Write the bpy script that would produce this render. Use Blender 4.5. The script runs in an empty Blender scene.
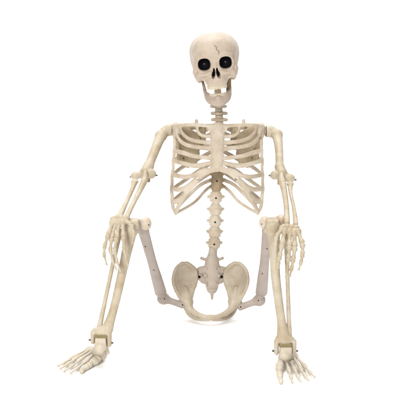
import bpy, math, random
import numpy as np
from mathutils import Vector, Matrix

scene = bpy.context.scene
R = math.radians
# ------------------------------------------------------------------ camera
CAM = np.array([0.0, -2.4, 0.836]); PITCH = R(12); FPX = 889.0
cd = bpy.data.cameras.new('camera'); cam = bpy.data.objects.new('camera', cd)
scene.collection.objects.link(cam); scene.camera = cam
cam.location = CAM; cam.rotation_euler = (R(90) - PITCH, 0, 0)
cd.sensor_width = 36; cd.lens = FPX / 416 * 36; cd.clip_end = 200; cd.clip_start = .05
scene.render.resolution_x = 1024; scene.render.resolution_y = 1024
# ------------------------------------------------------------------ world, lamps, exposure (photo studio)
w = bpy.data.worlds.new('World'); scene.world = w; w.use_nodes = True
w.node_tree.nodes['Background'].inputs[0].default_value = (1, 1, 1, 1)
w.node_tree.nodes['Background'].inputs[1].default_value = 0.06
def area(name, loc, target, size, power, col=(1, 1, 1)):
    l = bpy.data.lights.new(name, 'AREA'); l.shape = 'RECTANGLE'; l.size, l.size_y = size; l.energy = power; l.color = col
    o = bpy.data.objects.new(name, l); scene.collection.objects.link(o); o.location = loc
    o.rotation_euler = (Vector(target) - Vector(loc)).to_track_quat('-Z', 'Y').to_euler(); return o
area('softbox_key', (-1.0, -3.0, 1.75), (0, 0, .4), (.8, .8), 90, (1, .985, .96))
area('softbox_fill', (1.5, -2.9, 1.4), (0, 0, .4), (1.0, 1.0), 24, (1, .99, .98))
area('added_overhead_light', (0, .3, 9.0), (0, 0.3, 0), (5, 5), 540)  # unseen lamp added to wash the floor out to plain white
area('background_light', (0, 1.2, 3.6), (0, 2.3, .3), (5.5, .8), 120)  # lamp added out of view to whiten the backdrop wall
vs = scene.view_settings; vs.view_transform = 'Standard'; vs.look = 'None'; vs.exposure = 0.14; vs.gamma = 1
# ------------------------------------------------------------------ pixel helpers (each point has its own real depth)
cp, sp = math.cos(PITCH), math.sin(PITCH)
def ray(px, py):
    x = (px - 208) / FPX; y = -(py - 208) / FPX
    return np.array([x, cp + y * sp, -sp + y * cp])
def P(px, py, Y):
    d = ray(px, py); return CAM + d * ((Y - CAM[1]) / d[1])
def PZ(px, py, z):
    d = ray(px, py); return CAM + d * ((z - CAM[2]) / d[2])
def S(Y, py=208):                                    # metres per photo pixel at that depth
    d = ray(208, py); return ((Y - CAM[1]) / d[1]) / FPX
# ------------------------------------------------------------------ signed distance modelling
def crs(pts, n=6):
    """Catmull-Rom through rows of (x,y,z,r)"""
    p = np.array(pts, float)
    if len(p) < 3: return p
    q = np.vstack([2 * p[0] - p[1], p, 2 * p[-1] - p[-2]]); out = []
    for i in range(1, len(q) - 2):
        for t in np.linspace(0, 1, n, endpoint=False):
            a, b, c, d = q[i - 1], q[i], q[i + 1], q[i + 2]
            out.append(.5 * ((2 * b) + (-a + c) * t + (2 * a - 5 * b + 4 * c - d) * t * t + (-a + 3 * b - 3 * c + d) * t ** 3))
    out.append(p[-1]); out = np.array(out); out[:, 3] = np.maximum(out[:, 3], p[:, 3].min() * .8); return out

class SDF:
    def __init__(s, h): s.h = h; s.ops = []
    # primitives: (function, lo, hi)
    def _push(s, mode, f, lo, hi, k): s.ops.append((mode, f, np.array(lo), np.array(hi), k))
    def seg(s, a, b, ra, rb, k=.003, n=None, fl=1.0, mode='+'):
        a = np.array(a, float); b = np.array(b, float); rm = max(ra, rb)
        if n is not None: n = np.array(n, float); n = n / np.linalg.norm(n)
        def f(X, Y, Z):
            ab = b - a; L = max(ab @ ab, 1e-12)
            px, py, pz = X - a[0], Y - a[1], Z - a[2]
            t = np.clip((px * ab[0] + py * ab[1] + pz * ab[2]) / L, 0, 1)
            px = px - t * ab[0]; py = py - t * ab[1]; pz = pz - t * ab[2]
            d2 = px * px + py * py + pz * pz
            if n is not None:
                vn = px * n[0] + py * n[1] + pz * n[2]; d2 = d2 + vn * vn * (fl * fl - 1)
            return np.sqrt(d2) - (ra + t * (rb - ra))
        s._push(mode, f, np.minimum(a, b) - rm, np.maximum(a, b) + rm, k)
    def tube(s, pts, k=.003, n=None, fl=1.0, mode='+', sub=6):
        c = crs(pts, sub); keep = s.ops; s.ops = []
        for i in range(len(c) - 1):
            s.seg(c[i, :3], c[i + 1, :3], c[i, 3], c[i + 1, 3], k, n(c[i, :3]) if callable(n) else n, fl)
        segs = s.ops; s.ops = keep
        keep.append((mode, segs, np.min([o[2] for o in segs], 0), np.max([o[3] for o in segs], 0), k))
    def ell(s, c, r, k=.003, rot=None, mode='+'):
        c = np.array(c, float); r = np.array(r, float) * np.ones(3)
        M = np.array(rot) if rot is not None else np.eye(3); rm = (np.abs(M) @ r) if rot is not None else r
        def f(X, Y, Z):
            x, y, z = X - c[0], Y - c[1], Z - c[2]
            u = M[0, 0] * x + M[1, 0] * y + M[2, 0] * z; v = M[0, 1] * x + M[1, 1] * y + M[2, 1] * z; ww = M[0, 2] * x + M[1, 2] * y + M[2, 2] * z
            k0 = np.sqrt((u / r[0]) ** 2 + (v / r[1]) ** 2 + (ww / r[2]) ** 2) + 1e-9
            k1 = np.sqrt((u / r[0] ** 2) ** 2 + (v / r[1] ** 2) ** 2 + (ww / r[2] ** 2) ** 2) + 1e-9
            return k0 * (k0 - 1) / k1
        s._push(mode, f, c - rm, c + rm, k)
    def box(s, c, hs, rad=.001, k=.002, rot=None, mode='+'):
        c = np.array(c, float); hs = np.array(hs, float)
        M = np.array(rot) if rot is not None else np.eye(3); rm = np.abs(M) @ hs
        def f(X, Y, Z):
            x, y, z = X - c[0], Y - c[1], Z - c[2]
            u = np.abs(M[0, 0] * x + M[1, 0] * y + M[2, 0] * z) - hs[0] + rad
            v = np.abs(M[0, 1] * x + M[1, 1] * y + M[2, 1] * z) - hs[1] + rad
            ww = np.abs(M[0, 2] * x + M[1, 2] * y + M[2, 2] * z) - hs[2] + rad
            return np.sqrt(np.maximum(u, 0) ** 2 + np.maximum(v, 0) ** 2 + np.maximum(ww, 0) ** 2) + np.minimum(np.maximum(u, np.maximum(v, ww)), 0) - rad
        s._push(mode, f, c - rm, c + rm, k)
    def mesh(s, noise=.00025, wl=.014, seed=0):
        h = s.h; adds = [o for o in s.ops if o[0] == '+']
        lo = np.min([o[2] for o in adds], 0) - 3 * h - .001; hi = np.max([o[3] for o in adds], 0) + 3 * h + .001
        nn = np.ceil((hi - lo) / h).astype(int) + 1
        ax = [(lo[i] + h * np.arange(nn[i])).astype(np.float32) for i in range(3)]
        D = np.full(tuple(nn), 1e3, np.float32)
        for mode, f, a, b, k in s.ops:
            m = k + 3 * h
            i0 = np.clip(np.floor((a - m - lo) / h).astype(int), 0, nn); i1 = np.clip(np.ceil((b + m - lo) / h).astype(int) + 1, 0, nn)
            if (i1 <= i0).any(): continue
            sl = tuple(slice(i0[i], i1[i]) for i in range(3))
            if callable(f): d = f(ax[0][sl[0]][:, None, None], ax[1][sl[1]][None, :, None], ax[2][sl[2]][None, None, :])
            else:                                       # a tube: hard union of its own segments first
                d = np.full(tuple(i1 - i0), 1e3, np.float32)
                for _, fs, sa, sb, _k in f:
                    j0 = np.maximum(np.floor((sa - m - lo) / h).astype(int), i0); j1 = np.minimum(np.ceil((sb + m - lo) / h).astype(int) + 1, i1)
                    if (j1 <= j0).any(): continue
                    s1 = tuple(slice(j0[i], j1[i]) for i in range(3)); s2 = tuple(slice(j0[i] - i0[i], j1[i] - i0[i]) for i in range(3))
                    d[s2] = np.minimum(d[s2], fs(ax[0][s1[0]][:, None, None], ax[1][s1[1]][None, :, None], ax[2][s1[2]][None, None, :]))
            g = D[sl]
            if mode == '+':
                hh = np.maximum(k - np.abs(g - d), 0) / k; D[sl] = np.minimum(g, d) - hh * hh * k * .25
            else:
                d = -d; hh = np.maximum(k - np.abs(g - d), 0) / k; D[sl] = np.maximum(g, d) + hh * hh * k * .25
        if noise:
            q = 2 * math.pi / wl; X, Y, Z = ax[0][:, None, None], ax[1][None, :, None], ax[2][None, None, :]
            D += (noise * (np.sin(q * X + 1.3 * seed + 2 * np.sin(q * .5 * Z)) * np.sin(q * Y * 1.1 + seed) + np.sin(q * 1.7 * Z + seed * 2 + 1.5 * np.sin(q * .6 * X)) * np.sin(q * 1.5 * X + q * Y)) * .6).astype(np.float32)
        D[0] = D[-1] = 1; D[:, 0] = D[:, -1] = 1; D[:, :, 0] = D[:, :, -1] = 1
        return nets(D, lo, h)

def nets(D, lo, h):
    ins = D < 0; nx, ny, nz = D.shape
    c = np.zeros((nx - 1, ny - 1, nz - 1), np.int8)
    offs = [(i, j, k) for i in (0, 1) for j in (0, 1) for k in (0, 1)]
    for i, j, k in offs: c += ins[i:nx - 1 + i, j:ny - 1 + j, k:nz - 1 + k]
    act = (c > 0) & (c < 8); idx = np.argwhere(act)
    vid = np.full(act.shape, -1, np.int32); vid[act] = np.arange(len(idx))
    vals = {o: D[idx[:, 0] + o[0], idx[:, 1] + o[1], idx[:, 2] + o[2]].astype(float) for o in offs}
    acc = np.zeros((len(idx), 3)); cnt = np.zeros(len(idx))
    for o in offs:
        for a in range(3):
            if o[a]: continue
            p = list(o); p[a] = 1; p = tuple(p); v0, v1 = vals[o], vals[p]
            m = (v0 < 0) != (v1 < 0); t = np.where(m, v0 / np.where(m, v0 - v1, 1), 0)
            pos = np.array(o, float)[None, :] + np.eye(3)[a][None, :] * t[:, None]
            acc[m] += pos[m]; cnt[m] += 1
    V = lo + h * (idx + acc / cnt[:, None])
    F = []
    for a in range(3):
        b, cc = (a + 1) % 3, (a + 2) % 3
        s0 = [slice(1, -1)] * 3; s1 = [slice(1, -1)] * 3
        s0[a] = slice(0, -1); s1[a] = slice(1, None)
        i0 = ins[tuple(s0)]; i1 = ins[tuple(s1)]; e = np.argwhere(i0 != i1)
        if not len(e): continue
        fl = i0[e[:, 0], e[:, 1], e[:, 2]]
        base = e + 1; base[:, a] -= 1
        q = []
        for db, dc in ((-1, -1), (0, -1), (0, 0), (-1, 0)):
            g = base.copy(); g[:, b] += db; g[:, cc] += dc; q.append(vid[g[:, 0], g[:, 1], g[:, 2]])
        q = np.stack(q, 1); q[~fl] = q[~fl][:, ::-1]; F.append(q)
    F = np.vstack(F)
    # light smoothing pass
    for it in range(2):
        A = np.zeros_like(V); N = np.zeros(len(V))
        for x in range(4):
            for y in (1, 3): np.add.at(A, F[:, x], V[F[:, (x + y) % 4]]); np.add.at(N, F[:, x], 1)
        V = V * .5 + .5 * A / np.maximum(N, 1)[:, None]
    return V, F

def link(name, V, F, mat, parent=None):
    me = bpy.data.meshes.new(name); me.vertices.add(len(V)); me.vertices.foreach_set('co', np.asarray(V, np.float32).ravel())
    F = np.asarray(F); n, c = F.shape
    me.loops.add(n * c); me.loops.foreach_set('vertex_index', F.ravel().astype(np.int32))
    me.polygons.add(n); me.polygons.foreach_set('loop_start', np.arange(0, n * c, c, dtype=np.int32)); me.polygons.foreach_set('loop_total', np.full(n, c, np.int32))
    me.polygons.foreach_set('use_smooth', np.ones(n, bool)); me.update(); me.validate()
    me.materials.append(mat); o = bpy.data.objects.new(name, me); scene.collection.objects.link(o)
    if parent: o.parent = parent
    return o
from mathutils.bvhtree import BVHTree
def hit(o, px, py):
    bv = BVHTree.FromPolygons([v.co for v in o.data.vertices], [tuple(p.vertices) for p in o.data.polygons])
    loc, nrm, _, _ = bv.ray_cast(Vector(CAM), Vector(ray(px, py)))
    return (np.array(loc), np.array(nrm)) if loc else (None, None)
def dot(o, px, py, r):
    c, n = hit(o, px, py)
    if c is not None: screw(c - n * .0008, n, r, o, BLACK, .003)
def part(name, F, mat, parent, label=None, **kw):
    V, Q = F.mesh(**kw); o = link(name, V, Q, mat, parent)
    if label: o['label'] = label
    return o
# ------------------------------------------------------------------ materials
def plastic(name, col, tan, rough=.42, mott=.5, sheen=0):
    m = bpy.data.materials.new(name); m.use_nodes = True; nt = m.node_tree; b = nt.nodes['Principled BSDF']
    tc = nt.nodes.new('ShaderNodeTexCoord')
    n1 = nt.nodes.new('ShaderNodeTexNoise'); n1.inputs['Scale'].default_value = 22; n1.inputs['Detail'].default_value = 6; n1.inputs['Roughness'].default_value = .65
    r1 = nt.nodes.new('ShaderNodeValToRGB'); r1.color_ramp.elements[0].position = .38; r1.color_ramp.elements[1].position = .68
    r1.color_ramp.elements[0].color = (0, 0, 0, 1); r1.color_ramp.elements[1].color = (mott, mott, mott, 1)
    mx = nt.nodes.new('ShaderNodeMixRGB'); mx.inputs[1].default_value = (*col, 1); mx.inputs[2].default_value = (*tan, 1)
    n2 = nt.nodes.new('ShaderNodeTexNoise'); n2.inputs['Scale'].default_value = 160; n2.inputs['Detail'].default_value = 4
    n3 = nt.nodes.new('ShaderNodeTexNoise'); n3.inputs['Scale'].default_value = 900; n3.inputs['Detail'].default_value = 2
    ad = nt.nodes.new('ShaderNodeMath'); ad.operation = 'MULTIPLY_ADD'; ad.inputs[1].default_value = .35
    bp = nt.nodes.new('ShaderNodeBump'); bp.inputs['Strength'].default_value = .55; bp.inputs['Distance'].default_value = .0012
    for n in (n1, n2, n3): nt.links.new(tc.outputs['Object'], n.inputs['Vector'])
    nt.links.new(n1.outputs[0], r1.inputs[0]); nt.links.new(r1.outputs[0], mx.inputs[0]); nt.links.new(mx.outputs[0], b.inputs['Base Color'])
    nt.links.new(n3.outputs[0], ad.inputs[0]); nt.links.new(n2.outputs[0], ad.inputs[2]); nt.links.new(ad.outputs[0], bp.inputs['Height']); nt.links.new(bp.outputs[0], b.inputs['Normal'])
    b.inputs['Roughness'].default_value = rough; b.inputs['Specular IOR Level'].default_value = .25
    return m
def plain(name, col, rough=.5, metal=0):
    m = bpy.data.materials.new(name); m.use_nodes = True; nt = m.node_tree; b = nt.nodes['Principled BSDF']
    tc = nt.nodes.new('ShaderNodeTexCoord'); n = nt.nodes.new('ShaderNodeTexNoise'); n.inputs['Scale'].default_value = 300
    mp = nt.nodes.new('ShaderNodeMapRange'); mp.inputs['To Min'].default_value = max(0, rough - .1); mp.inputs['To Max'].default_value = min(1, rough + .1)
    nt.links.new(tc.outputs['Object'], n.inputs['Vector']); nt.links.new(n.outputs[0], mp.inputs[0]); nt.links.new(mp.outputs[0], b.inputs['Roughness'])
    b.inputs['Base Color'].default_value = (*col, 1); b.inputs['Metallic'].default_value = metal; b.inputs['Specular IOR Level'].default_value = .12 if max(col) < .02 else .5; return m
IVORY = plastic('ivory_plastic', (0.465, 0.409, 0.316), (0.316, 0.233, 0.130), .42, .75)
CREAM = plastic('cream_plastic', (0.530, 0.465, 0.377), (0.353, 0.260, 0.167), .42, .75)
SKULLM = plastic('skull_plastic', (0.479, 0.405, 0.330), (0.372, 0.279, 0.200), .42, .65)
MAUVE = plastic('greyish_plastic', (0.358, 0.302, 0.265), (0.279, 0.223, 0.186), .48, .6)
PALE = plastic('pale_plastic', (0.512, 0.456, 0.367), (0.409, 0.335, 0.242), .48, .6)
TAN = plastic('tan_plastic', (0.335, 0.260, 0.167), (0.223, 0.158, 0.093), .55, .7)
JAWM = plastic('jaw_plastic', (0.419, 0.349, 0.284), (0.326, 0.246, 0.186), .42, .6)
TOOTH = plastic('tooth_plastic', (0.539, 0.484, 0.372), (0.372, 0.288, 0.177), .35, .6)
BEIGE_SHADE = plastic('beige_shade_plastic', (0.400, 0.326, 0.223), (0.279, 0.205, 0.121), .55, .7)  # for the shoulder blades; shade inside the rib cage is put into this colour
HIPM = plastic('hip_plastic', (0.446, 0.386, 0.302), (0.335, 0.260, 0.177), .36, .7)
SACM = plastic('sacrum_plastic', (0.442, 0.377, 0.316), (0.344, 0.274, 0.214), .45, .6)
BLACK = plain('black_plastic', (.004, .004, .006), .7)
STEEL = plain('screw_steel', (.10, .10, .11), .35, .9)
WHITE = plain('white_paper', (.95, .95, .95), .9)
# ------------------------------------------------------------------ setting: white seamless sweep
def sweep():
    prof = [(-1.7, 0), (1.6, 0)] + [(1.6 + 1.2 * math.sin(a), 1.2 - 1.2 * math.cos(a)) for a in np.linspace(0.1, math.pi / 2, 14)] + [(2.8, 4.5)]
    V = []; F = []
    for i, (y, z) in enumerate(prof): V += [(-3.2, y, z), (3.2, y, z)]
    for i in range(len(prof) - 1): F.append((2 * i, 2 * i + 1, 2 * i + 3, 2 * i + 2))
    o = link('floor', V, F, WHITE); o['kind'] = 'structure'
sweep()
# ------------------------------------------------------------------ the skeleton
root = bpy.data.objects.new('skeleton', None); scene.collection.objects.link(root)
root['label'] = 'life-size cream plastic skeleton sitting on white floor with hands on its raised knees'
root['category'] = 'skeleton'

def ratio(a, b, t): return np.array(a) * (1 - t) + np.array(b) * t
def frame(zdir, ydir):
    z = np.array(zdir, float); z /= np.linalg.norm(z); y = np.array(ydir, float); y -= z * (y @ z); y /= np.linalg.norm(y)
    return np.stack([np.cross(y, z), y, z], 1)
def screw(c, axis, r, parent, mat=None, ln=.003):
    z = np.array(axis, float); z /= np.linalg.norm(z); c = np.array(c, float)
    F = SDF(max(r / 5, .0004)); F.seg(c - z * ln * .5, c + z * ln * .5, r, r * .8, .001)
    return part('screw', F, mat or STEEL, parent, noise=0)

# ---------------- skull, local pixel units around the point between the eyes
SK = S(.05, 64)
E0 = P(214.9, 63.3, .0)
roll = R(5.6)
RM = np.array(Matrix.Rotation(-roll, 3, 'Y')) @ np.array(Matrix.Rotation(R(2), 3, 'X'))
# image counter-clockwise roll: right side up
if (RM @ np.array([1, 0, 0]))[2] < 0: RM = np.array(Matrix.Rotation(roll, 3, 'Y')) @ np.array(Matrix.Rotation(R(2), 3, 'X'))
def skx(V): return E0 + (np.asarray(V) * SK) @ RM.T
def spart(name, F, mat, parent, noise=.05, wl=5, seed=0):
    V, Q = F.mesh(noise=noise, wl=wl, seed=seed); return link(name, skx(V), Q, mat, parent)
F = SDF(.33)
F.ell((.7, 24, 9.2), (24.2, 31, 18.4), 3)
for s in (-1, 1): F.ell((s * 7, 22, 10.5), (16.6, 27, 17.0), 5)
F.ell((0, 20, 2), (23.0, 25, 18), 5)
F.ell((0, 20, -3), (21.5, 18, 15), 4)
F.ell((0, 5, 11), (19.5, 13, 15), 6)
F.ell((0, 4, -2), (19.5, 12, 12), 5)
for s in (-1, 1):
    # orbit rim
    pts = [(s * 10.3 + 7.3 * math.cos(a), -6.2 + .10 * abs(7.6 * math.cos(a) + s * 2) ** 1.35 + (1.0 if math.sin(a) < 0 else -.3), .1 + 7.0 * math.sin(a), 1.75) for a in np.linspace(0, 2 * math.pi, 15)]
    F.tube(pts, 1.5, sub=2)
    F.ell((s * 15.6, 1.5, -11.2), (5.0, 5.5, 4.8), 4)
    F.tube([(s * 17, 1, -11.5, 3.2), (s * 19.4, 9, -10.5, 2.4), (s * 20.8, 18, -9, 2.4), (s * 20, 26, -8, 3)], 2.5)
    F.ell((s * 17.2, 25, -13.5), (4, 6, 7), 4)
    F.ell((s * 19.8, 2, -4.5), (2.3, 4, 6.5), 3)
F.ell((0, -1.5, -15.5), (11.4, 9, 8.2), 5)
F.ell((0, -4.5, -6), (3, 4.5, 8), 3)
F.ell((0, -3.5, -19), (9.2, 6.5, 4.2), 3)
F.ell((0, -7.2, -1.5), (1.9, 2.6, 5), 1.5)
for s in (-1, 1):
    F.tube([(s * 5.4, -8.6, -8.2, 1.2), (s * 11, -7.2, -9.8, 1.4), (s * 16.5, -3.8, -9.5, 1.8)], 3.2)
    F.tube([(s * 4.5, -7.8, 8.3, 1.2), (s * 10.5, -7.4, 9.0, 1.3), (s * 16.3, -4, 6.8, 1.3)], 2)
for s in (-1, 1):
    F.ell((s * 12.3, -9.5, -15.2), (2.2, 3, 3.4), 2, mode='-')
    F.ell((s * 26.5, 4, 1), (4.2, 7, 8), 4, mode='-')
    F.ell((s * 17.8, -1, -23.0), (6.6, 12, 5.8), 3, mode='-')
    F.ell((s * 10.3, -8, 0), (6.1, 13, 6.0), 1.3, mode='-')
    F.box((s * 10.5, -8, .3), (5.5, 13, 5.3), 3.6, 1.0, mode='-')
    rot = np.array(Matrix.Rotation(s * R(-12), 3, 'Y'))
    F.ell((s * 2.35, -9, -10.2), (1.75, 9, 4.0), .6, rot=rot, mode='-')
    F.ell((s * 1.5, -9, -7), (.95, 9, 3.4), .8, mode='-')
# hollow behind the maxilla so the palate is open
F.ell((0, 9, -24), (12, 12, 9), 2.5, mode='-')
# hairline cracks / sutures
F.tube([(1.2, -6.9, 17.5, .34), (3.2, -7.5, 15.5, .38), (3.0, -8.1, 13.5, .38), (5.2, -8.3, 11.5, .38), (4.6, -8.6, 9.2, .34)], .5, mode='-', n=(0, 1, 0), fl=.35, sub=4)
F.tube([(16, 0, 15.5, .3), (17.6, 0, 13, .34), (17, 0, 10.8, .34), (18.5, 2, 8.5, .3)], .4, mode='-', n=(0, 1, 0), fl=.12, sub=3)
skull = spart('skull', F, SKULLM, root)
for s in (-1, 1):
    G = SDF(.35); G.ell((s * 10.4, 1.5, .2), (7.6, 7, 7.4), 1); G.ell((s * 10.4, -6.5, .2), (6.3, 9.5, 6.2), .5, mode='-')
    es = spart('eye_socket', G, BLACK, skull, noise=0)
    G = SDF(.15)
    for a in (20, 80, 140): G.seg((s * 10.4 - 1.0 * math.cos(R(a)), 2.2, .2 - 1.0 * math.sin(R(a))), (s * 10.4 + 1.0 * math.cos(R(a)), 2.2, .2 + 1.0 * math.sin(R(a))), .25, .25, .2)
    spart('screw', G, STEEL, es, noise=0)
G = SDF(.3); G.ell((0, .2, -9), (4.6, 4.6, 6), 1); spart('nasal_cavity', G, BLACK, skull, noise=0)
G = SDF(.22)
for i in range(14):
    a = R(-70 + 140 * i / 13); x = 9.4 * math.sin(a); y = -2.2 - 7.6 * math.cos(a) + 1.2
    G.ell((x, y, -22.4 - (.5 if i in (3, 5, 6, 8) else 0)), (1.08, .9, 2.3), .3)
spart('teeth', G, TOOTH, skull, noise=.02)
G = SDF(.4); G.ell((0, 6, -21.3), (8.3, 9, 1.8), 1); spart('palate', G, TAN, skull)  # tan slab added; darkness inside the mouth is put into its colour
# jaw
F = SDF(.38)
for s in (-1, 1):
    F.tube([(s * 12.4, 11, -28, 1.8), (s * 10.4, 4, -33, 3.2), (s * 6.9, -3, -36, 3.9), (0, -6.2, -36.8, 3.8)], 2.5, n=(1, .3, 0), fl=1.05)
    F.tube([(s * 10.0, 5, -30.4, 1.9), (s * 8.6, -1, -31.6, 2.2), (0, -6.2, -32.6, 2.1)], 2.5)
F.ell((0, -6.2, -38.5), (5.8, 3.6, 3.4), 3)
jaw = spart('jaw', F, JAWM, root, seed=2)
for s in (-1, 1):
    G = SDF(.4); G.tube([(s * 15.5, 17, -12, 1.5), (s * (13.6 if s < 0 else 12.2), 15.5, -20, 1.5 if s < 0 else 2.6), (s * (12.4 if s < 0 else 11.4), 11, -28.5, 1.9 if s < 0 else 2.8)], 1)
    spart('jaw_branch', G, TAN, jaw)
G = SDF(.22)
for i in range(12):
    a = R(-62 + 124 * i / 11); x = 8.8 * math.sin(a); y = 1.8 - 8.2 * math.cos(a)
    G.ell((x, y - .4, -30.6), (1.05, 1.0, 2.1), .3)
spart('teeth', G, TOOTH, jaw, noise=.02)

# ---------------- neck
NY = .065
F = SDF(.0011)
F.tube([(*P(217.5, 88, NY), S(NY) * 3.4), (*P(218.5, 104, NY), S(NY) * 3.7), (*P(219.6, 126, NY), S(NY) * 3.9)], .002)
neck = part('neck_post', F, CREAM, root)
for i, (x, y) in enumerate([(218.4, 106.3), (219.1, 113.2), (219.4, 119.6)]):
    c = P(x, y, NY); u = S(NY)
    F = SDF(.0009)
    F.ell(c, (u * 8.2, u * 6.5, u * 2.0), .001)
    F.ell(c + np.array([0, -u * 2, 0]), (u * 4, u * 5, u * 2.1), .002)
    F.seg(c + np.array([0, u * 4, 0]), c + np.array([0, u * 9, -u * 2]), u * 1.8, u * 1.2, .002)
    for s in (-1, 1): F.ell(c + np.array([s * u * 6.3, 0, 0]), (u * 2.2, u * 2.6, u * 1.7), .002)
    part('neck_vertebra', F, CREAM, root, seed=i)
for (x, y) in [(218.8, 109.8), (219.2, 116.5), (219.5, 123.3)]: pass

# ---------------- rib cage
def cx(y): return 218.4 - (y - 125) * (1.6 / 88)
def YC(py): return .075 - .03 * (py - 125) / 90
def aw(py): return 47.2 - (.8 if py > 150 else 0) + 0.0
BD = .062
def front(x, y, off=0):
    t = min(abs(x - cx(y)) / aw(y), .995); return P(x, y, YC(y) - BD * (1 - t ** 2.6) ** .5 + off)
def back(x, y, off=0):
    t = min(abs(x - cx(y)) / aw(y), .995); return P(x, y, YC(y) + .068 * (1 - t ** 2.4) ** .5 + off)
def mir(x, y): return 2 * cx(y) - x
def outward(p):
    c = P(cx(165), 165, YC(165)); v = p - c; v[2] = 0; v[0] *= .75; return v / (np.linalg.norm(v) + 1e-9)
F = SDF(.00125); U = S(.06)
FR = [([(197, 125.8), (197.8, 131.5), (202.5, 135.6), (213, 136.8)], 1.35),
      ([(180, 126), (181.5, 132), (187.5, 138), (197, 141.3), (213, 143)], 1.7),
      ([(176, 134), (181, 141.5), (190.5, 146), (213, 149)], 1.75),
      ([(174.2, 150.5), (184, 153), (195, 156.3), (213, 158.3)], 1.75),
      ([(173.3, 160.5), (183.5, 163.5), (196, 165.8), (213, 162.8)], 1.8),
      ([(172.4, 174.6), (184, 176.8), (194.5, 175), (203, 170.8), (214, 168)], 1.8),
      ([(171.8, 188.6), (179, 189.5), (187, 187), (197, 178.5), (205, 172.6), (214, 169.5)], 1.9),
      ([(172.5, 201.6), (178, 201), (185.3, 194), (194, 184.5), (202, 175), (213, 169.8)], 1.9),
      ([(175.6, 212.5), (179, 205.5), (182.5, 199), (186, 193)], 1.9)]
BR = [([(213, 127), (199, 133), (186, 139), (177, 143)], 1.5),
      ([(213, 133), (198, 140), (185, 146.5), (174.5, 150.5)], 1.5),
      ([(213, 142), (198, 149), (184, 156), (173.5, 160.5)], 1.5),
      ([(213, 151), (198, 159), (182, 167.5), (172.8, 174.5)], 1.5),
      ([(213, 162), (200.7, 169.6), (187.5, 178.5), (176, 186.5), (171.9, 189)], 1.5),
      ([(213, 171), (198, 181), (183.5, 192), (175, 199), (172.4, 201.6)], 1.5),
      ([(213, 179), (201, 184.6), (191.5, 193), (181, 204), (175.6, 212.5)], 1.35),
      ([(213, 184.5), (205, 191), (196, 201), (185, 208.3), (176.2, 213)], 1.15)]
for side in (0, 1):
    g = (lambda p: (mir(*p), p[1])) if side else (lambda p: p)
    for pts, r in FR:
        F.tube([(*front(*g(p)), r * (1.30 + .10 * math.sin(p[0] * 1.7 + p[1])) * U) for p in pts], .0022, n=outward, fl=1.9)
    for pts, r in BR:
        F.tube([(*back(*g(p)), r * 1.5 * U) for p in pts], .003, n=outward, fl=1.7)
    # flank strip joining the rib ends
    F.tube([(*front(*g(p)), (1.6 + .12 * math.sin(p[1])) * U) for p in [(174.8, 140), (174.9, 146), (174, 151), (174.1, 156), (173, 161), (173.2, 168), (172, 175), (172.2, 182), (171.5, 189), (172.2, 196), (172.2, 202), (173.2, 208), (175.6, 213)]], .003)
    # collar bar and shoulder block
    F.tube([(*front(*g(p), off=-.001), r * U) for p, r in [((174.5, 126.5), 2.6), ((182, 125.2), 2.0), ((191, 124.8), 1.8), ((201, 125.2), 1.7), ((212, 126), 2.2)]], .004)
    sh = np.array(front(*g((175.8, 131.5)), off=.012))
    F.ell(sh, (U * 4.0, .013, U * 8.6), .005); F.ell(sh + np.array([-U * 2.2 * (1 if side else -1), -.008, U * 1.5]), (U * 4.2, .010, U * 5), .005)
    F.ell(np.array(front(*g((176, 125.5)), off=.008)), (U * 3.2, .012, U * 3.2), .004)
    # costal webs
    F.ell(front(*g((186.5, 190))), (U * 2.6, .0045, U * 4), .003)
    F.ell(front(*g((201, 172.5))), (U * 4, .004, U * 2.6), .004)
    # acromion peg rising behind the collar bar
    pg = P(g((196.4, 0))[0] if not side else 243.6, 121, .10)
    F.seg(pg + np.array([0, 0, U * .6]), pg + np.array([0, -.006, -U * 3.4]), U * 1.6, U * 2.0, .002)
# sternum
F.tube([(*front(217.6, 129, -.001), 7.0 * U), (*front(217.4, 137, -.001), 6.7 * U), (*front(217.2, 148, -.001), 6.5 * U), (*front(217, 160, -.001), 6.0 * U), (*front(216.8, 167, -.001), 5.0 * U)], .004, n=(0, 1, .12), fl=2.3)
F.box(front(217.6, 128, 0), (U * 9.5, .005, U * 3.4), .003, .004)
for side in (0, 1):
    g = (lambda p: (mir(*p), p[1])) if side else (lambda p: p)
    F.ell(front(*g((198.7, 179)), off=0), (U * 1.9, .02, U * 1.1), .0012, mode='-', rot=np.array(Matrix.Rotation(R(35 if side == 0 else -35), 3, 'Y')))
    F.ell(front(*g((207.6, 167.0)), off=0), (U * 2.4, .02, U * .95), .0012, mode='-', rot=np.array(Matrix.Rotation(R(10 if side == 0 else -10), 3, 'Y')))
rib = part('ribcage', F, CREAM, root)
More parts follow.
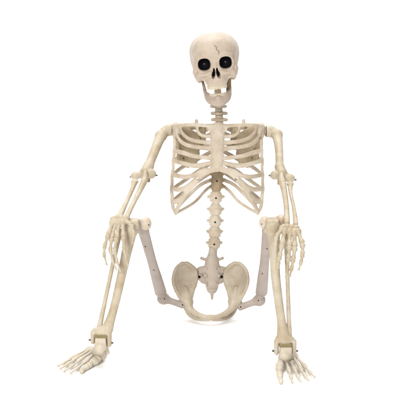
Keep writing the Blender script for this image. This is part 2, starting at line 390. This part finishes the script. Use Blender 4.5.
# thoracic spine and shoulder blades
F = SDF(.0012)
for i in range(9):
    y = 128 + i * 6.2; c = P(cx(y) - .3, y, YC(y) + .058)
    F.ell(c, (U * 5.2, U * 5, U * 2.7), .004); F.seg(c, c + np.array([0, .022, -.01]), U * 1.8, U * 1.2, .003)
F.tube([(*P(218, 126, YC(126) + .056), U * 4), (*P(217, 150, YC(150) + .056), U * 4), (*P(216.5, 184, YC(184) + .050), U * 4.3)], .004)
part('thoracic_spine', F, CREAM, root)
for side in (0, 1):
    g = (lambda p: (mir(*p), p[1])) if side else (lambda p: p)
    F = SDF(.0012)
    v = [g((178, 129)), g((204, 126.5)), g((203.5, 140)), g((188, 165)), g((178.5, 158))]
    A = [back(*q, off=-.006) for q in v]
    n = outward(np.mean(A, 0))
    for a, b in ((0, 1), (1, 2), (2, 3), (3, 4), (4, 0), (0, 2), (1, 4), (2, 4), (0, 3)):
        F.seg(A[a], A[b], U * 2.4, U * 2.4, .004, n, 1.5)
    F.ell(np.mean([A[0], A[2], A[4]], 0), (U * 14, .0042, U * 14), .004)
    F.ell(np.mean([A[2], A[3], A[4]], 0), (U * 10, .004, U * 13), .004)
    F.tube([(*A[0], U * 2.6), (*(A[0] + np.array([0, -.03, .0])), U * 2.6), (*front(*g((176, 130)), off=.014), U * 2.8)], .004)
    part('shoulder_blade', F, BEIGE_SHADE, root)
# ---------------- lumbar spine: T12 block + five vertebrae
LY = .075
F = SDF(.0009); c = P(217, 180, .085)
F.tube([(*P(217.4, 172, .085), U * 6), (*P(217, 180, .085), U * 5.6), (*P(216.3, 188, .085), U * 5.2)], .002)
for yy in (174, 181, 187):
    for s in (-1, 1): F.ell(P(216.9 + s * 5.4, yy, .088), (U * 2.2, U * 2.6, U * 1.6), .003)
o = part('lumbar_vertebra', F, TAN, root, 'tall block of fused vertebrae at the foot of the ribs'); 
screw(P(216.8, 180, .085) + np.array([0, -U * 5.6, 0]), (0, 1, 0), U * .8, o, BLACK)
for i, (x, y, wd) in enumerate([(215.9, 197, 7.9), (215.5, 209.8, 7.9), (215.1, 221, 7.7), (214.7, 232.2, 7.7), (214.2, 243, 7.5)]):
    Yv = .085 - .004 * i; c = P(x, y, Yv); u = S(Yv)
    F = SDF(.0008)
    F.seg(c + np.array([0, 0, u * 3.6]), c - np.array([0, 0, u * 3.6]), u * 4.7, u * 4.7, .002)
    F.ell(c, (u * 6.5, u * 5.8, u * 5.0), .003)
    for s in (-1, 1):
        F.seg(c + np.array([s * u * 3, 0, 0]), c + np.array([s * u * (wd - .4), u * 1.5, u * (.6 if i % 2 else 0)]), u * 3.6, u * 1.5, .003)
        F.ell(c + np.array([s * u * 4.4, -u * .5, u * 3.4]), (u * 1.6, u * 2.4, u * 1.4), .002)
        F.ell(c + np.array([s * u * 4.4, -u * .5, -u * 3.6]), (u * 1.6, u * 2.4, u * 1.4), .002)
    F.seg(c, c + np.array([0, u * 10, -u * 3]), u * 2.4, u * 1.2, .003)
    F.box(c + np.array([0, -u * 7.6, 0]), (u * 8, u * 2.4, u * 7), .0005, .001, mode='-')
    o = part('lumbar_vertebra', F, CREAM, root, seed=i)
    if i % 2 == 0: screw(c + np.array([0, -u * 5.3, 0]), (0, 1, 0), u * .85, o, BLACK)
F = SDF(.001); F.tube([(*P(217, 184, .085), U * 3.6), (*P(215.3, 215, .078), U * 3.6), (*P(213.3, 256, .062), U * 3.8)], .002)
part('spine_rod', F, CREAM, root)
# ---------------- sacrum and hip bones
PC = 210.6
u = S(.04, 280)
F = SDF(.0011)
F.tube([(*P(212.6, 250, .060), u * 3.9), (*P(212.4, 255, .057), u * 4.6), (*P(212.1, 261, .053), u * 6.6), (*P(212, 268, .051), u * 8.0), (*P(212, 276, .054), u * 8.4), (*P(212, 283, .058), u * 7.2), (*P(212, 288.5, .057), u * 5.6)], .004, n=(0, 1, 0), fl=1.5)
F.tube([(*P(212, 289, .055), u * 3.8), (*P(212, 293, .050), u * 2.0), (*P(212, 298.8, .044), u * 1.1)], .003)
F.ell(P(212, 284.5, .046), (u * 6.6, u * 3.2, u * 4.6), .003)
for s in (-1, 1):
    F.tube([(*P(212 + s * 4.5, 259.8, .054), u * 1.9), (*P(212 + s * 8.6, 259, .056), u * 1.5), (*P(212 + s * 10.4, 258.2, .058), u * 1.7)], .002)
    F.tube([(*P(212 + s * 5, 270, .052), u * 4.6), (*P(212 + s * 12.2, 271, .058), u * 4.2), (*P(212 + s * 12.4, 276, .060), u * 3.6), (*P(212 + s * 8.5, 280.5, .058), u * 3.4)], .004, n=(0, 1, 0), fl=1.2)
    F.ell(P(212 + s * 6.5, 275.6, .038), (u * 2.1, u * 1.8, u * 1.9), .0015)
    F.ell(P(212 + s * 6.5, 276.0, .0325), (u * .8, u * 1.2, u * .7), .0008, mode='-')
    F.ell(P(212 + s * 6.3, 268.5, .040), (u * 1.7, u * 1.2, u * 1.3), .002, mode='-')
    F.ell(P(212 + s * 5.6, 284.3, .037), (u * 1.4, u * 1.8, u * 1.5), .0015)
part('sacrum', F, SACM, root)
def hip(s):
    q = lambda x, y, Y: P(PC + s * (PC - x), y, Y)
    F = SDF(.0011)
    # iliac wing: a hollow shell laid up from closely spaced rows
    rows = np.array([(262.8, 182, 187, .020, .027, .002), (265, 179, 190.5, .016, .032, .008), (268, 176.2, 194.3, .012, .038, .013), (272, 174.2, 196, .008, .043, .017),
                     (279, 172.9, 196.6, .004, .046, .019), (285, 173.6, 195.4, .001, .036, .017), (291, 176, 192.8, -.002, .020, .010), (296, 179, 191.4, -.003, .010, .003), (300, 181.5, 189.5, -.003, .003, -.002), (305, 184.5, 193, -.003, -.004, -.004)])
    rm = []
    for y in np.arange(262.8, 302, .5):
        xl, xr, Yl, Yr, dd = [np.interp(y, rows[:, 0], rows[:, i]) for i in range(1, 6)]
        pts = []
        for t in (0, .18, .4, .65, .85, 1):
            r_ = .0030 + (.0016 if t > .7 else 0) + max(0, (y - 289)) * .00018
            pts.append((*q(xl + (xr - xl) * t, y, Yl + (Yr - Yl) * t ** 1.3 + dd * math.sin(math.pi * t ** .8)), r_))
        F.tube(pts, .0015, sub=2); rm.append(pts[0][:3])
    F.tube([(*p, u * 1.35) for p in rm[::6]], .003, sub=2)
    F.tube([(*q(180.6, 264.2, .018), u * 1.2), (*q(184.4, 262.8, .023), u * 1.2), (*q(188.2, 263.9, .028), u * 1.3), (*q(192, 266.5, .034), u * 1.5), (*q(195.6, 270.5, .042), u * 1.7)], .003)
    # acetabulum
    F.ell(q(183.5, 303.5, .006), (u * 5.0, .016, u * 4.6), .004)
    # pubic ramus sweeping to the middle, and ischium underneath
    F.tube([(*q(185.6, 288, .018), u * 1.4), (*q(186.4, 295, .008), u * 3.4), (*q(187.6, 302, -.003), u * 4.4), (*q(190.5, 309, -.013), u * 3.3), (*q(197, 314, -.028), u * 2.5), (*q(205, 316.9, -.038), u * 2.4), (*q(210.6, 317.2, -.040), u * 2.6)], .009)
    F.tube([(*q(185.5, 304, .014), u * 3.4), (*q(188.5, 312.5, .010), u * 2.6), (*q(193.5, 317.3, -.004), u * 2.1), (*q(201, 319.0, -.028), u * 2.0), (*q(208.5, 318.9, -.039), u * 2.0)], .003)
    return part('hip_bone', F, HIPM, root, seed=s)
for s in (1, -1): hip(s)
for s in (1, -1):
    F = SDF(.0007); c = P(PC + s * 13.2, 277, .050)
    F.seg(c - np.array([.006, 0, 0]), c + np.array([.006, 0, 0]), .0035, .0035, .001); F.ell(c + np.array([0, -.001, .012]), (.0022, .003, .006), .001)
    part('hip_joint_gap_fill', F, BLACK, root, noise=0)  # black filler added; darkness of the joint gap is put into its colour

# ---------------- legs
def cubic_bone(F, a, b, ra, rm, rb, k=.003, n=None, fl=1.0, bow=None):
    m = ratio(a, b, .5) + (np.array(bow) if bow is not None else 0)
    F.tube([(*a, ra), (*ratio(ratio(a, b, .18), ratio(a, m, .36), .5), (ra + rm * 2) / 3), (*m, rm), (*ratio(ratio(a, b, .82), ratio(m, b, .64), .5), (rb + rm * 2) / 3), (*b, rb)], k, n, fl)
KY, HY = -.262, .0
def leg(side):
    if side < 0:
        kn, fm_low, knob, hipj = (140.5, 221), (160.6, 292), (163.3, 298.5), (182.5, 305)
        c_out, c_in = (128, 222.5), (146.0, 223.6)
        ank, fib_top, fib_bot = (104.3, 330), (120, 231), (98.8, 330)
        tib = [(131, 226, 7.6), (129, 240, 5.6), (125.8, 256, 4.7), (121.6, 275, 4.4), (116, 300, 4.1), (111.4, 317, 4.2), (107.5, 328, 5.6)]
        dots = [(145.3, 246.5), (153.8, 270)]
    else:
        kn, fm_low, knob, hipj = (270, 221), (261.5, 292), (259.3, 300), (240.6, 307)
        c_out, c_in = (281, 219.6), (264.6, 222.8)
        ank, fib_top, fib_bot = (284, 341), (286, 233), (289.5, 338)
        tib = [(273, 226, 7.4), (274, 240, 5.6), (274.6, 256, 4.7), (275.5, 275, 4.5), (278.5, 300, 4.2), (281.5, 322, 4.3), (283.5, 336, 6.2)]
        dots = [(267, 248.6), (262.4, 273.5)]
    # femur
    F = SDF(.0011)
    a = P(*ratio(c_in, c_out, .42 if side < 0 else .25)[:2], KY + .015)
    top = P(143.2 if side < 0 else 267.8, 230, KY + .028); low = P(*fm_low, -.004); n = np.cross(low - top, (1, 0, 0)); uk = S(KY, 230); uh = S(0, 300)
    mid = ratio(top, low, .5)
    F.tube([(*top, uk * 5.8), (*ratio(top, low, .25), uk * 5.3), (*mid, uk * 5.1), (*ratio(top, low, .75), uh * 5.3), (*low, uh * 6.0)], .004, n=n, fl=1.25)
    kb = P(*knob, .0)
    F.ell(kb, (uh * 6.3, uh * 6, uh * 6.2), .004)
    hj = P(*hipj, -.006)
    F.tube([(*kb, uh * 4.2), (*ratio(kb, hj, .5), uh * 3.3), (*hj, uh * 3.5)], .006)
    ci, co = P(*c_in, KY), P(*c_out, KY)
    K = SDF(.0011); K.ell(ci, (uk * 5.6, uk * 7.0, uk * 6.8), .003); K.ell(co, (uk * 4.2, uk * 6.5, uk * 5.4), .003)
    K.seg(ci + np.array([0, uk * 3, 0]), co + np.array([0, uk * 3, 0]), uk * 3.6, uk * 3.6, .003)
    F.tube([(*top, uk * 5.4), (*ratio(ci, co, .4), uk * 4.4)], .005)
    fem = part('femur', F, MAUVE, root); part('condyle', K, CREAM, fem)  # condyle's lighter cream puts the light falling on the knee ends into its colour
    nn = n / np.linalg.norm(n); nn = nn if nn[1] < 0 else -nn
    for d in dots: dot(fem, *d, uk * .75)
    dot(fem, knob[0] + (1.2 if side < 0 else -1), knob[1] + .5, uh * .75); dot(fem, *hipj, uh * .8)
    ax = ci - co; screw(ci + np.array([uk * 2.4 * (1 if side < 0 else -1), -uk * 4.6, 0]), (0.4 * (-side), -1, 0), uk * 1.5, fem)
    # tibia
    AY = -.340
    F = SDF(.0011)
    def ty(y): return KY - .012 + (AY - KY + .012) * (y - 226) / (ank[1] - 226)
    F.tube([(*P(x, y, ty(y)), r * S(ty(y), y) * 1.05) for x, y, r in tib], .004)
    tt = tib[0]; ct = P(tt[0] + side * -.5, tt[1] - 2.2, KY - .012)
    F.box(ct + np.array([0, 0, uk * .6]), (uk * (6.2 if side > 0 else 7.5), uk * 6, uk * 4.2), .004, .003)
    F.ell(P(tt[0], tt[1] + 4.5, ty(231)), (uk * (9.4 if side > 0 else 8.4), uk * 5.5, uk * 4.6), .006)
    F.seg(P(*ratio((tt[0], tt[1]), (tib[1][0], tib[1][1]), .3), ty(228) - .006), P(tib[2][0], tib[2][1], ty(256) - .006), uk * 3.0, uk * 2.0, .005)
    ua = S(AY, 340)
    zt = P(ank[0], ank[1], AY)
    if side < 0: pr = [(93.0, 334, 341.5), (109.3, 335, 344.5)]; top_w = (101.5, 330.8, 9.6)
    else: pr = [(276.4, 343, 352.5), (294.0, 343, 352.5)]; top_w = (285, 339.5, 9.8)
    F.ell(P(top_w[0], top_w[1], AY), (ua * top_w[2], ua * 5.5, ua * 4.6), .008)
    for (x, y0, y1) in pr:
        F.seg(P(x, y0 - 1.5, AY), P(x, y1, AY), ua * 2.5, ua * 2.4, .003, (0, 1, 0), .55)
    mx = (pr[0][0] + pr[1][0]) / 2; yt = 333.2 if side < 0 else 342.2
    F.box(P(mx, yt + 9, AY), (ua * 5.9, .03, ua * 9), .001, .001, mode='-')
    tb = part('tibia', F, IVORY, root)
    for j, (x, y0, y1) in enumerate(pr):
        c = P(x + (-2.3 if j == 0 else 2.3), y1 - 1.6, AY); screw(c, (1, 0, 0), ua * 1.2, tb, STEEL, .005)
    F = SDF(.0007); F.box(P(mx, yt + 2.0, AY + .003), (ua * 6.2, ua * 4.6, ua * 2.3), .0008, .001)
    part('ankle_bracket', F, plain('brown_plastic', (.22, .17, .07), .5), tb, noise=0)
    # fibula
    F = SDF(.001)
    f0 = P(*fib_top, ty(fib_top[1]) + .012); f1 = P(*fib_bot, AY + .004)
    cubic_bone(F, f0, f1, ua * 3.0, ua * 2.1, ua * 2.8)
    part('fibula', F, IVORY, root)
for s in (-1, 1): leg(s)

# ---------------- feet (toe points lie on the floor)
def chain(F, pts, rs, k=.0016, thin=.62):
    """bones with swollen knuckles: pts joints, rs knuckle radii"""
    for i in range(len(pts) - 1):
        a, b = np.array(pts[i]), np.array(pts[i + 1]); L = np.linalg.norm(b - a); e = (b - a) / L
        r0, r1 = rs[i] * .97, rs[i + 1]; d0 = min(.72 * r0, L * .2) if i else 0; d1 = min(.72 * r1, L * .2) if i < len(pts) - 2 else 0
        a2, b2 = a + e * d0, b - e * d1
        F.tube([(*a2, r0), (*ratio(a2, b2, .28), (r0 * .45 + r1 * .55) * thin * 1.05), (*ratio(a2, b2, .66), r1 * thin), (*b2, r1)], k * .55, sub=5)
def foot(side):
    AY = -.340
    ua = S(AY, 345); F = SDF(.0009)
    if side < 0:
        tal = [(101.0, 342.4, AY - .002), (99.5, 348, AY - .010)]; heel = (106.5, 353); base = (97, 352)
        big = [(100, 352), (96.5, 360.5), (87.5, 366), (81.6, 371.2)]
        toes = [[(97, 351.5), (86, 361.5), (78, 368), (70.5, 373)], [(94.5, 349.8), (79.5, 360), (71.5, 366.5), (64, 371.3)], [(92, 348.6), (74.5, 359.3), (67, 364.6), (60.3, 368.8)], [(89, 348.5), (71, 358.4), (64.5, 362.8), (58, 366)]]
    else:
        tal = [(285.2, 351.6, AY - .002), (285, 356, AY - .012)]; heel = (283.5, 356); base = (286, 357)
        big = [(282, 357.5), (279.3, 367.5), (279.8, 375), (281, 381.5)]
        toes = [[(285.5, 359), (289, 370.5), (291, 377.5), (292.5, 382.6)], [(289.5, 358), (295, 370), (298, 376.6), (300.6, 381.4)], [(293, 357), (301, 369.6), (305, 375.5), (308.3, 380)], [(295.5, 355.5), (304.5, 366), (310, 372.4), (314.6, 377)]]
    a, b = P(*tal[0]), P(*tal[1])
    F.box(a, (ua * 5.5, ua * 5.5, ua * 6), .003, .003)
    F.tube([(*(a - np.array([0, 0, ua * 2])), ua * 5.2), (*b, ua * 5.5), (*(PZ(*base, .022)), ua * 5.6)], .004)
    # heel behind the ankle
    hb = np.array([a[0] - side * -.004, a[1] + .035, .016]); F.tube([(*a, ua * 5), (*(a + np.array([0, .018, -.018])), ua * 5), (*hb, .014)], .005)
    if side < 0:
        F.tube([(*P(106, 346, AY + .005), ua * 2), (*P(107.6, 352.5, AY + .008), ua * 2.2)], .004)
    # tarsals
    tz = [.026, .024, .020, .016]
    for i, t in enumerate([big] + toes):
        F.ell(PZ(*ratio(t[0], base, .35), .023 - .001 * i), (ua * 3.4, ua * 4.0, ua * 3.0), .003)
    ft_pts = []
    foot_o = part('foot', F, PALE, root)
    for i, t in enumerate([big] + toes):
        F = SDF(.0007); zz = [.021 - .002 * i, .0105, .0075, .0048] if i else [.022, .012, .009, .006]
        p = [PZ(*q, z) for q, z in zip(t, zz)]
        rs = [.0085, .0095, .0075, .0062] if i == 0 else [.0070, .0058, .0047, .0031]
        if i == 0: rs = [.010, .0105, .0078, .0060]
        chain(F, p, rs, thin=.74 if i == 0 else .6); part('toe', F, PALE, foot_o, seed=i)
for s in (-1, 1): foot(s)

# ---------------- arms
def arm(side):
    if side < 0:
        head, corner, shaft = (169.0, 130.0), (164.9, 131.8), [(160.8, 136, 5.4), (157.4, 144, 5.0), (153, 155, 4.7), (148.6, 166, 4.7), (145.6, 172, 5)]
        kL, kR, rL, rR = (135.3, 175.8), (150.8, 173.8), 4.4, 5.0
        hook = (145.4, 173.5); ul = [(144.6, 179.5, 3.4), (141.5, 187, 3.0), (134.5, 201, 2.4), (128.2, 214, 2.6), (126.8, 217.5, 2.9)]
        ra = [(134.8, 182, 3.0), (131, 192, 2.2), (126, 203, 2.3), (120.8, 214, 3.0), (120, 217.5, 3.0)]
        sc = [(156.5, 175.3, 1), (130.9, 177, -1)]
        carp = [(113.5, 219.5), (117.5, 218), (122, 218.5), (126, 219), (113.5, 222.7), (118, 222.4), (122.6, 222.2)]
        fing = [[(112.2, 222.5), (108.2, 235), (104.5, 246), (104, 255), (106.6, 264.5)], [(115.4, 224), (111.6, 238), (110.2, 250), (112.5, 260), (116.3, 269.5)],
                [(118.8, 224.2), (116.6, 238), (114.6, 251), (117, 261.5), (120.3, 271)], [(122.4, 223), (123.4, 236.5), (124, 249), (126.2, 258), (128, 266)]]
        thumb = [(125.8, 221), (131, 224.5), (133.5, 234), (132.3, 243)]
    else:
        head, corner, shaft = (269.8, 131.4), (274.2, 133.2), [(277.2, 135, 5.2), (278.6, 145, 4.4), (279.4, 156, 4.1), (279.6, 167, 4.2), (281, 173, 4.8)]
        kL, kR, rL, rR = (275, 175.2), (290.3, 178.5), 4.6, 4.5
        hook = (281.6, 175.5); ul = [(282.2, 182, 3.5), (284, 190, 3.1), (286.2, 205, 2.7), (286.8, 218, 3.0), (286.8, 223, 3.2)]
        ra = [(290.2, 184.5, 2.8), (290.6, 193, 2.0), (293.5, 206, 1.9), (295.4, 219, 2.5), (295.6, 224, 2.7)]
        sc = [(269.7, 175.5, -1), (295.4, 179.8, 1)]
        carp = [(282.5, 228), (287, 226.8), (291.6, 227.5), (296.2, 228.3), (284.3, 231.5), (289.5, 231.6), (294.5, 232)]
        fing = [[(284.5, 231), (282.2, 244.5), (279.7, 256.5), (278.2, 265), (276.8, 273)], [(289.7, 232.5), (289.6, 246), (288.6, 258), (287.4, 268), (285.8, 277)],
                [(294.2, 232.8), (294.9, 247), (293.3, 259.5), (291.6, 268.5), (290, 276)], [(298, 231.5), (302.4, 243.5), (302.6, 254.5), (301, 262.5), (298.9, 269.5)]]
        thumb = [(281.6, 229.5), (276.6, 236.5), (275.2, 246.5), (276.2, 256)]
    SY, EY, WY = .062, -.085, -.285
    us, ue, uw = S(SY, 130), S(EY, 175), S(WY, 220)
    F = SDF(.001)
    ys = lambda y: SY + (EY - SY) * (y - 130) / 43
    pts = [(*P(x, y, ys(y)), r * S(ys(y), y)) for x, y, r in shaft]
    F.tube(pts, .004)
    h = P(*head, SY); F.tube([(*h, us * 5.5), (*P(*corner, SY - .004), us * 5.3), pts[0]], .007)
    ext = 3.0 if side < 0 else 3.6; F.seg(h, h + np.array([-side * us * (ext - 2.6), 0, 0]), us * 5.5, us * 5.5, .006)
    F.seg(h, h + np.array([-side * us * (ext + 2), 0, 0]), us * 2.0, us * 2.0, .001)
    a, b = P(*kL, EY), P(*kR, EY)
    F.ell(a, (ue * rL * 1.08, ue * rL * 1.1, ue * rL), .0025); F.ell(b, (ue * rR * 1.08, ue * rR * 1.1, ue * rR), .0025)
    F.seg(a, b, ue * 2.6, ue * 2.8, .003)
    F.tube([(*ratio(a, b, .35), ue * 3.0), pts[-2]], .006, sub=3); F.tube([(*ratio(a, b, .8), ue * 3.4), pts[-2]], .006, sub=3)
    hm = part('humerus', F, IVORY, root, seed=side)
    F = SDF(.001); c = h + np.array([-side * us * (ext + .2), 0, 0]); F.ell(c, (us * 1.0, us * 5.75, us * 5.75), .001)
    part('shoulder_collar', F, plain('dark_seam', (.07, .06, .05), .6), hm, noise=0)
    for (x, y, dd) in sc: screw(P(x - dd * .5, y, EY), (dd, 0, 0), ue * 1.1, hm, STEEL, .005)
    # forearm
    yf = lambda y: EY - .012 + (WY - EY + .012) * (y - 176) / (218 - 176 if side < 0 else 224 - 176)
    F = SDF(.0009)
    hk = P(*hook, EY - .012)
    F.tube([(*P(hook[0] + .5, hook[1] - 2.6, EY + .0), ue * 2.0), (*P(hook[0] - .2, hook[1] - .6, EY - .017), ue * 2.1), (*P(ul[0][0], ul[0][1], yf(ul[0][1]) - .002), ue * ul[0][2])] + [(*P(x, y, yf(y)), r * S(yf(y), y)) for x, y, r in ul[1:]], .003)
    un = part('ulna', F, IVORY, root)
    F = SDF(.0009)
    x0, y0, r0 = ra[0]
    F.tube([(*P(x, y, yf(y) + .002), r * S(yf(y), y)) for x, y, r in ra], .003)
    F.ell(P(x0, y0 - .6, yf(y0)), (ue * 3.8, ue * 3.2, ue * 1.9), .003)
    rd = part('radius', F, IVORY, root)
    F = SDF(.0009); F.box(P(*(np.array(hook) + ((2.2, 5.5) if side < 0 else (-1.6, 6))), EY + .004), (ue * 2.6, .005, ue * 3.2), .001, .001)
    part('elbow_bracket', F, TAN, hm, noise=0)
    # hand
    F = SDF(.0008); HYY = WY - .022
    for i, c in enumerate(carp): F.ell(P(*c, HYY + (.010 if i < 4 else 0.0)), (uw * 3.5, uw * 3.6, uw * 3.5), .003)
    hd = part('hand', F, IVORY, root, wl=.008, noise=.0003)
    for i, f in enumerate(fing):
        dY = [0, -.022, -.034, -.036, -.028]
        p = [P(*q, HYY + dy) for q, dy in zip(f, dY)]
        G = SDF(.0007); rs = [uw * 3.2, uw * 2.7, uw * 2.2, uw * 1.8, uw * 1.15]
        if side > 0: rs = [r * 1.15 for r in rs]
        chain(G, p, rs, .0014, .68); part('finger', G, IVORY, hd, seed=i, wl=.007)
    G = SDF(.0007); p = [P(*q, HYY + dy) for q, dy in zip(thumb, (0, -.010, -.018, -.022))]
    chain(G, p, [uw * 2.8, uw * 2.6, uw * 2.1, uw * 1.3], .0014, .76); part('thumb', G, IVORY, hd, wl=.007)
for s in (-1, 1): arm(s)
